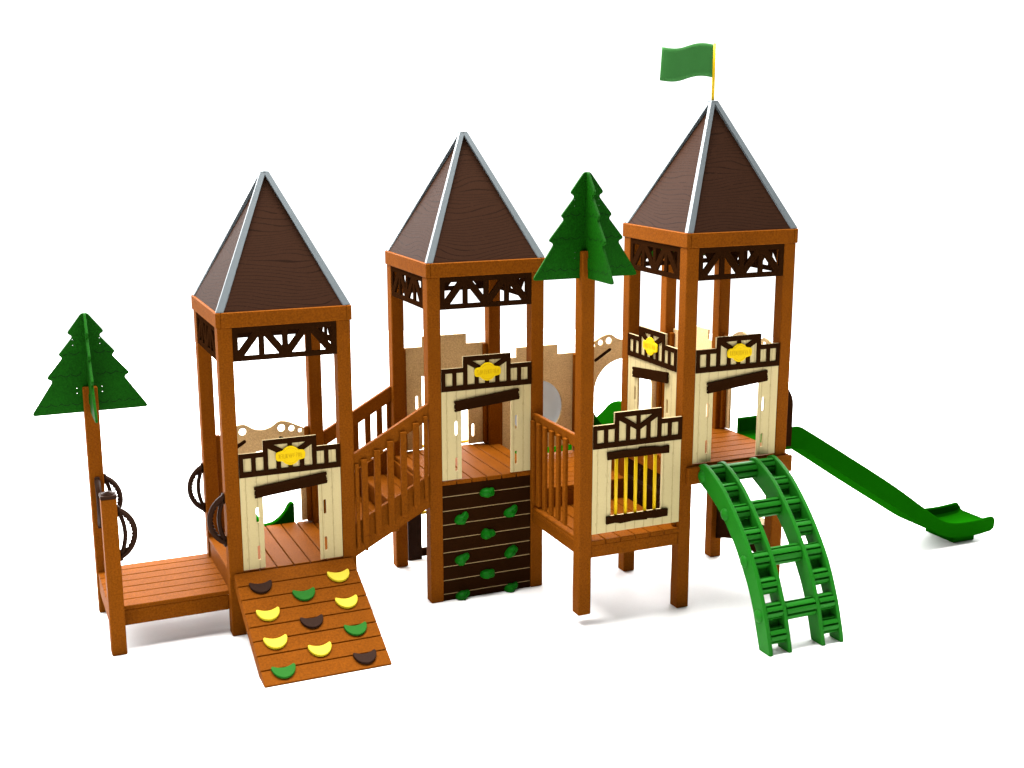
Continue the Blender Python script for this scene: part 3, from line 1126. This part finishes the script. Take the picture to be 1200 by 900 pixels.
# ------------------------------------------------------------------ slides
def slide(name, label, top, bot, y0, y1, mats, foot=None, axis='x', wl=1.0, wr=1.0, tip_round=True, sgn=1):
    """U-section chute; top/bot = wall top and wall bottom edges as (run, z)"""
    t = thing(name, label, 'slide', (top[0][0] if axis == 'x' else (y0 + y1) / 2, (y0 + y1) / 2 if axis == 'x' else top[0][0], 0), 'green slides')
    A, B = smooth_path([Vector(p) for p in top], 6), smooth_path([Vector(p) for p in bot], 6)

    def resample(P, n):
        L = [0]
        for a, b in zip(P[:-1], P[1:]):
            L.append(L[-1] + (b - a).length)
        out, j = [], 0
        for k in range(n + 1):
            s = L[-1] * k / n
            while j < len(L) - 2 and L[j + 1] < s:
                j += 1
            f = (s - L[j]) / max(L[j + 1] - L[j], 1e-9)
            out.append(P[j].lerp(P[j + 1], f))
        return out
    n = 60
    A, B = resample(A, n), resample(B, n)
    run = (B[-1] - B[-2]).normalized()
    a9, b9 = A[-1].copy(), B[-1].copy()
    up = (a9 - b9).normalized()
    for q in (20, 40, 60, 75, 88):            # rounded end of the side walls
        sq, cq = math.sin(math.radians(q)), 1 - math.cos(math.radians(q))
        A.append(a9 + run * .055 * sq - up * .055 * cq)
        B.append(b9 + run * .055 * sq + up * .045 * cq)
    th = .036
    rings = []
    for a, b in zip(A, B):
        d = (a - b)
        hgt = d.length
        d.normalize()
        bed = b + d * .035

        def P(yy, h):
            q = b + d * h
            return (q.x, yy, q.y) if axis == 'x' else (yy, q.x, q.y)
        h1, h2 = hgt * wl, hgt * wr
        ring = [P(y0, 0), P(y0, h1 - .012), P(y0 + .008, h1), P(y0 + th - .008, h1), P(y0 + th, h1 - .012), P(y0 + th + .004, .075), P(y0 + th + .018, .048), P(y0 + th + .05, .036),
                P(y1 - th - .05, .036), P(y1 - th - .018, .048), P(y1 - th - .004, .075), P(y1 - th, h2 - .012), P(y1 - th + .008, h2), P(y1 - .008, h2), P(y1, h2 - .012), P(y1, 0)]
        rings.append(ring)
    mb = MB()
    mb.loft(rings)
    mb.build('chute', GREEN_SLIDE, t)
    if foot:
        f = MB()
        f.box(*foot, .008)
        f.build('foot', GREEN_SLIDE, t)
    return t


slide('slide', 'long straight green slide running down to the right from the tallest tower',
      [(3.14, 1.487), (3.40, 1.489), (3.466, 1.490), (3.552, 1.450), (4.099, 1.113), (4.634, .775), (5.039, .495), (5.198, .383), (5.342, .293), (5.483, .248), (5.62, .236), (5.762, .234), (5.90, .242), (5.995, .250)],
      [(3.14, 1.277), (3.372, 1.277), (3.46, 1.277), (3.515, 1.262), (3.856, 1.058), (4.381, .720), (4.93, .375), (5.12, .255), (5.271, .168), (5.40, .112), (5.499, .090), (5.62, .080), (5.805, .078), (5.93, .088), (5.985, .094)],
      -.72, -.17, None, (5.56, -.66, 0, 5.84, -.23, .085))

def entry_flange(t, cx, z, y=1.118):
    """thick U-shaped lip where the chute meets the deck"""
    n = 24
    inner = [(-.25 + .5 * k / n, .005 + .190 * (abs(-.25 + .5 * k / n) / .25) ** 2.3) for k in range(n + 1)]
    out = [(-.285, -.10)] + [(-.285, .185)] + inner + [(.285, .185), (.285, -.10)]
    mb = MB()
    plate(mb, rounded(out, .01, 2), [], .07, frame((cx, y + .07, z), (1, 0, 0), (0, 0, 1)), .014, 0, None, 0, 3)
    return mb.build('entry_lip', GREEN_SLIDE, t)


s1 = slide('slide', 'short green slide seen through the doorway of the left tower',
           [(1.17, .755), (1.25, .70), (1.45, .55), (1.75, .39), (2.15, .22), (2.4, .16), (2.75, .16)],
           [(1.17, .53), (1.25, .50), (1.45, .38), (1.75, .22), (2.15, .06), (2.4, .02), (2.75, .02)],
           TX1 + .30, TX1 + .82, None, None, 'y')
entry_flange(s1, TX1 + .56, D1)
s3 = slide('slide', 'green slide seen under the arch behind the jail balcony',
           [(1.17, 1.36), (1.42, 1.345), (1.55, 1.32), (1.70, 1.25), (1.9, 1.10), (2.4, .78), (3.0, .43), (3.4, .24), (3.7, .19), (4.1, .19)],
           [(1.17, 1.10), (1.30, 1.09), (1.5, 1.00), (1.7, .89), (1.9, .77), (2.4, .49), (3.0, .20), (3.4, .06), (3.7, .02), (4.1, .02)],
           2.215, 2.745, None, None, 'y', .8, 1.0)
entry_flange(s3, 2.48, D4)

# ------------------------------------------------------------------ light, world, camera
W_BASE, W_LOW, W_BACK, W_BAND, LAMP = 0.25, 0.85, 2.0, 15.5, 6000
w = bpy.data.worlds.new('World')
S.world = w
w.use_nodes = True
bg = w.node_tree.nodes['Background']
wt = w.node_tree
tc = wt.nodes.new('ShaderNodeTexCoord')        # studio surround: bright behind the set, dim behind the camera
sp = wt.nodes.new('ShaderNodeSeparateXYZ')
wt.links.new(tc.outputs['Generated'], sp.inputs[0])


def ramp_node(val, a, b, lo, hi):
    n = wt.nodes.new('ShaderNodeMapRange')
    n.interpolation_type = 'SMOOTHSTEP'
    for k, v in (('From Min', a), ('From Max', b), ('To Min', lo), ('To Max', hi)):
        n.inputs[k].default_value = v
    wt.links.new(val, n.inputs['Value'])
    return n.outputs[0]


back = mth(wt, 'ADD', mth(wt, 'MULTIPLY', sp.outputs[0], .26), mth(wt, 'MULTIPLY', sp.outputs[1], .97))
az = ramp_node(back, .05, .80, 0, 1)
band = mth(wt, 'MULTIPLY', ramp_node(sp.outputs[2], .45, .80, W_BAND, 0), ramp_node(sp.outputs[2], .09, .20, 0, 1))
low = ramp_node(sp.outputs[2], .05, .20, W_LOW, W_BACK)
mr_out = mth(wt, 'ADD', W_BASE, mth(wt, 'MULTIPLY', az, mth(wt, 'ADD', band, low)))
bg.inputs[0].default_value = (1, 1, 1, 1)
wt.links.new(mr_out, bg.inputs[1])


def area(name, loc, target, sx, sy, power, col=(1, 1, 1)):
    l = bpy.data.lights.new(name, 'AREA')
    l.shape = 'RECTANGLE'
    l.size, l.size_y = sx, sy
    l.energy = power
    l.color = col
    o = bpy.data.objects.new(name, l)
    C.objects.link(o)
    o.location = loc
    o.rotation_euler = (Vector(target) - Vector(loc)).to_track_quat('-Z', 'Y').to_euler()
    return o


area('overhead_softbox', (0.4, 1.5, 12.0), (0.4, 1.0, 0), 13, 5.5, LAMP, (1, .985, .96))

cam = bpy.data.cameras.new('camera')
co = bpy.data.objects.new('camera', cam)
C.objects.link(co)
co.location = (-3.6209, -10.0808, 4.422)
yaw, pit = 0.4137, -0.2170
co.rotation_euler = (PI / 2 + pit, 0, -yaw)
cam.sensor_width = 36
cam.lens = 1454.0334 / 1200 * 36
cam.clip_end = 200
S.camera = co

S.view_settings.view_transform = 'Standard'
S.view_settings.look = 'None'
S.view_settings.exposure = 0.61
S.view_settings.gamma = 1
S.cycles.use_denoising = True
S.cycles.max_bounces = 8
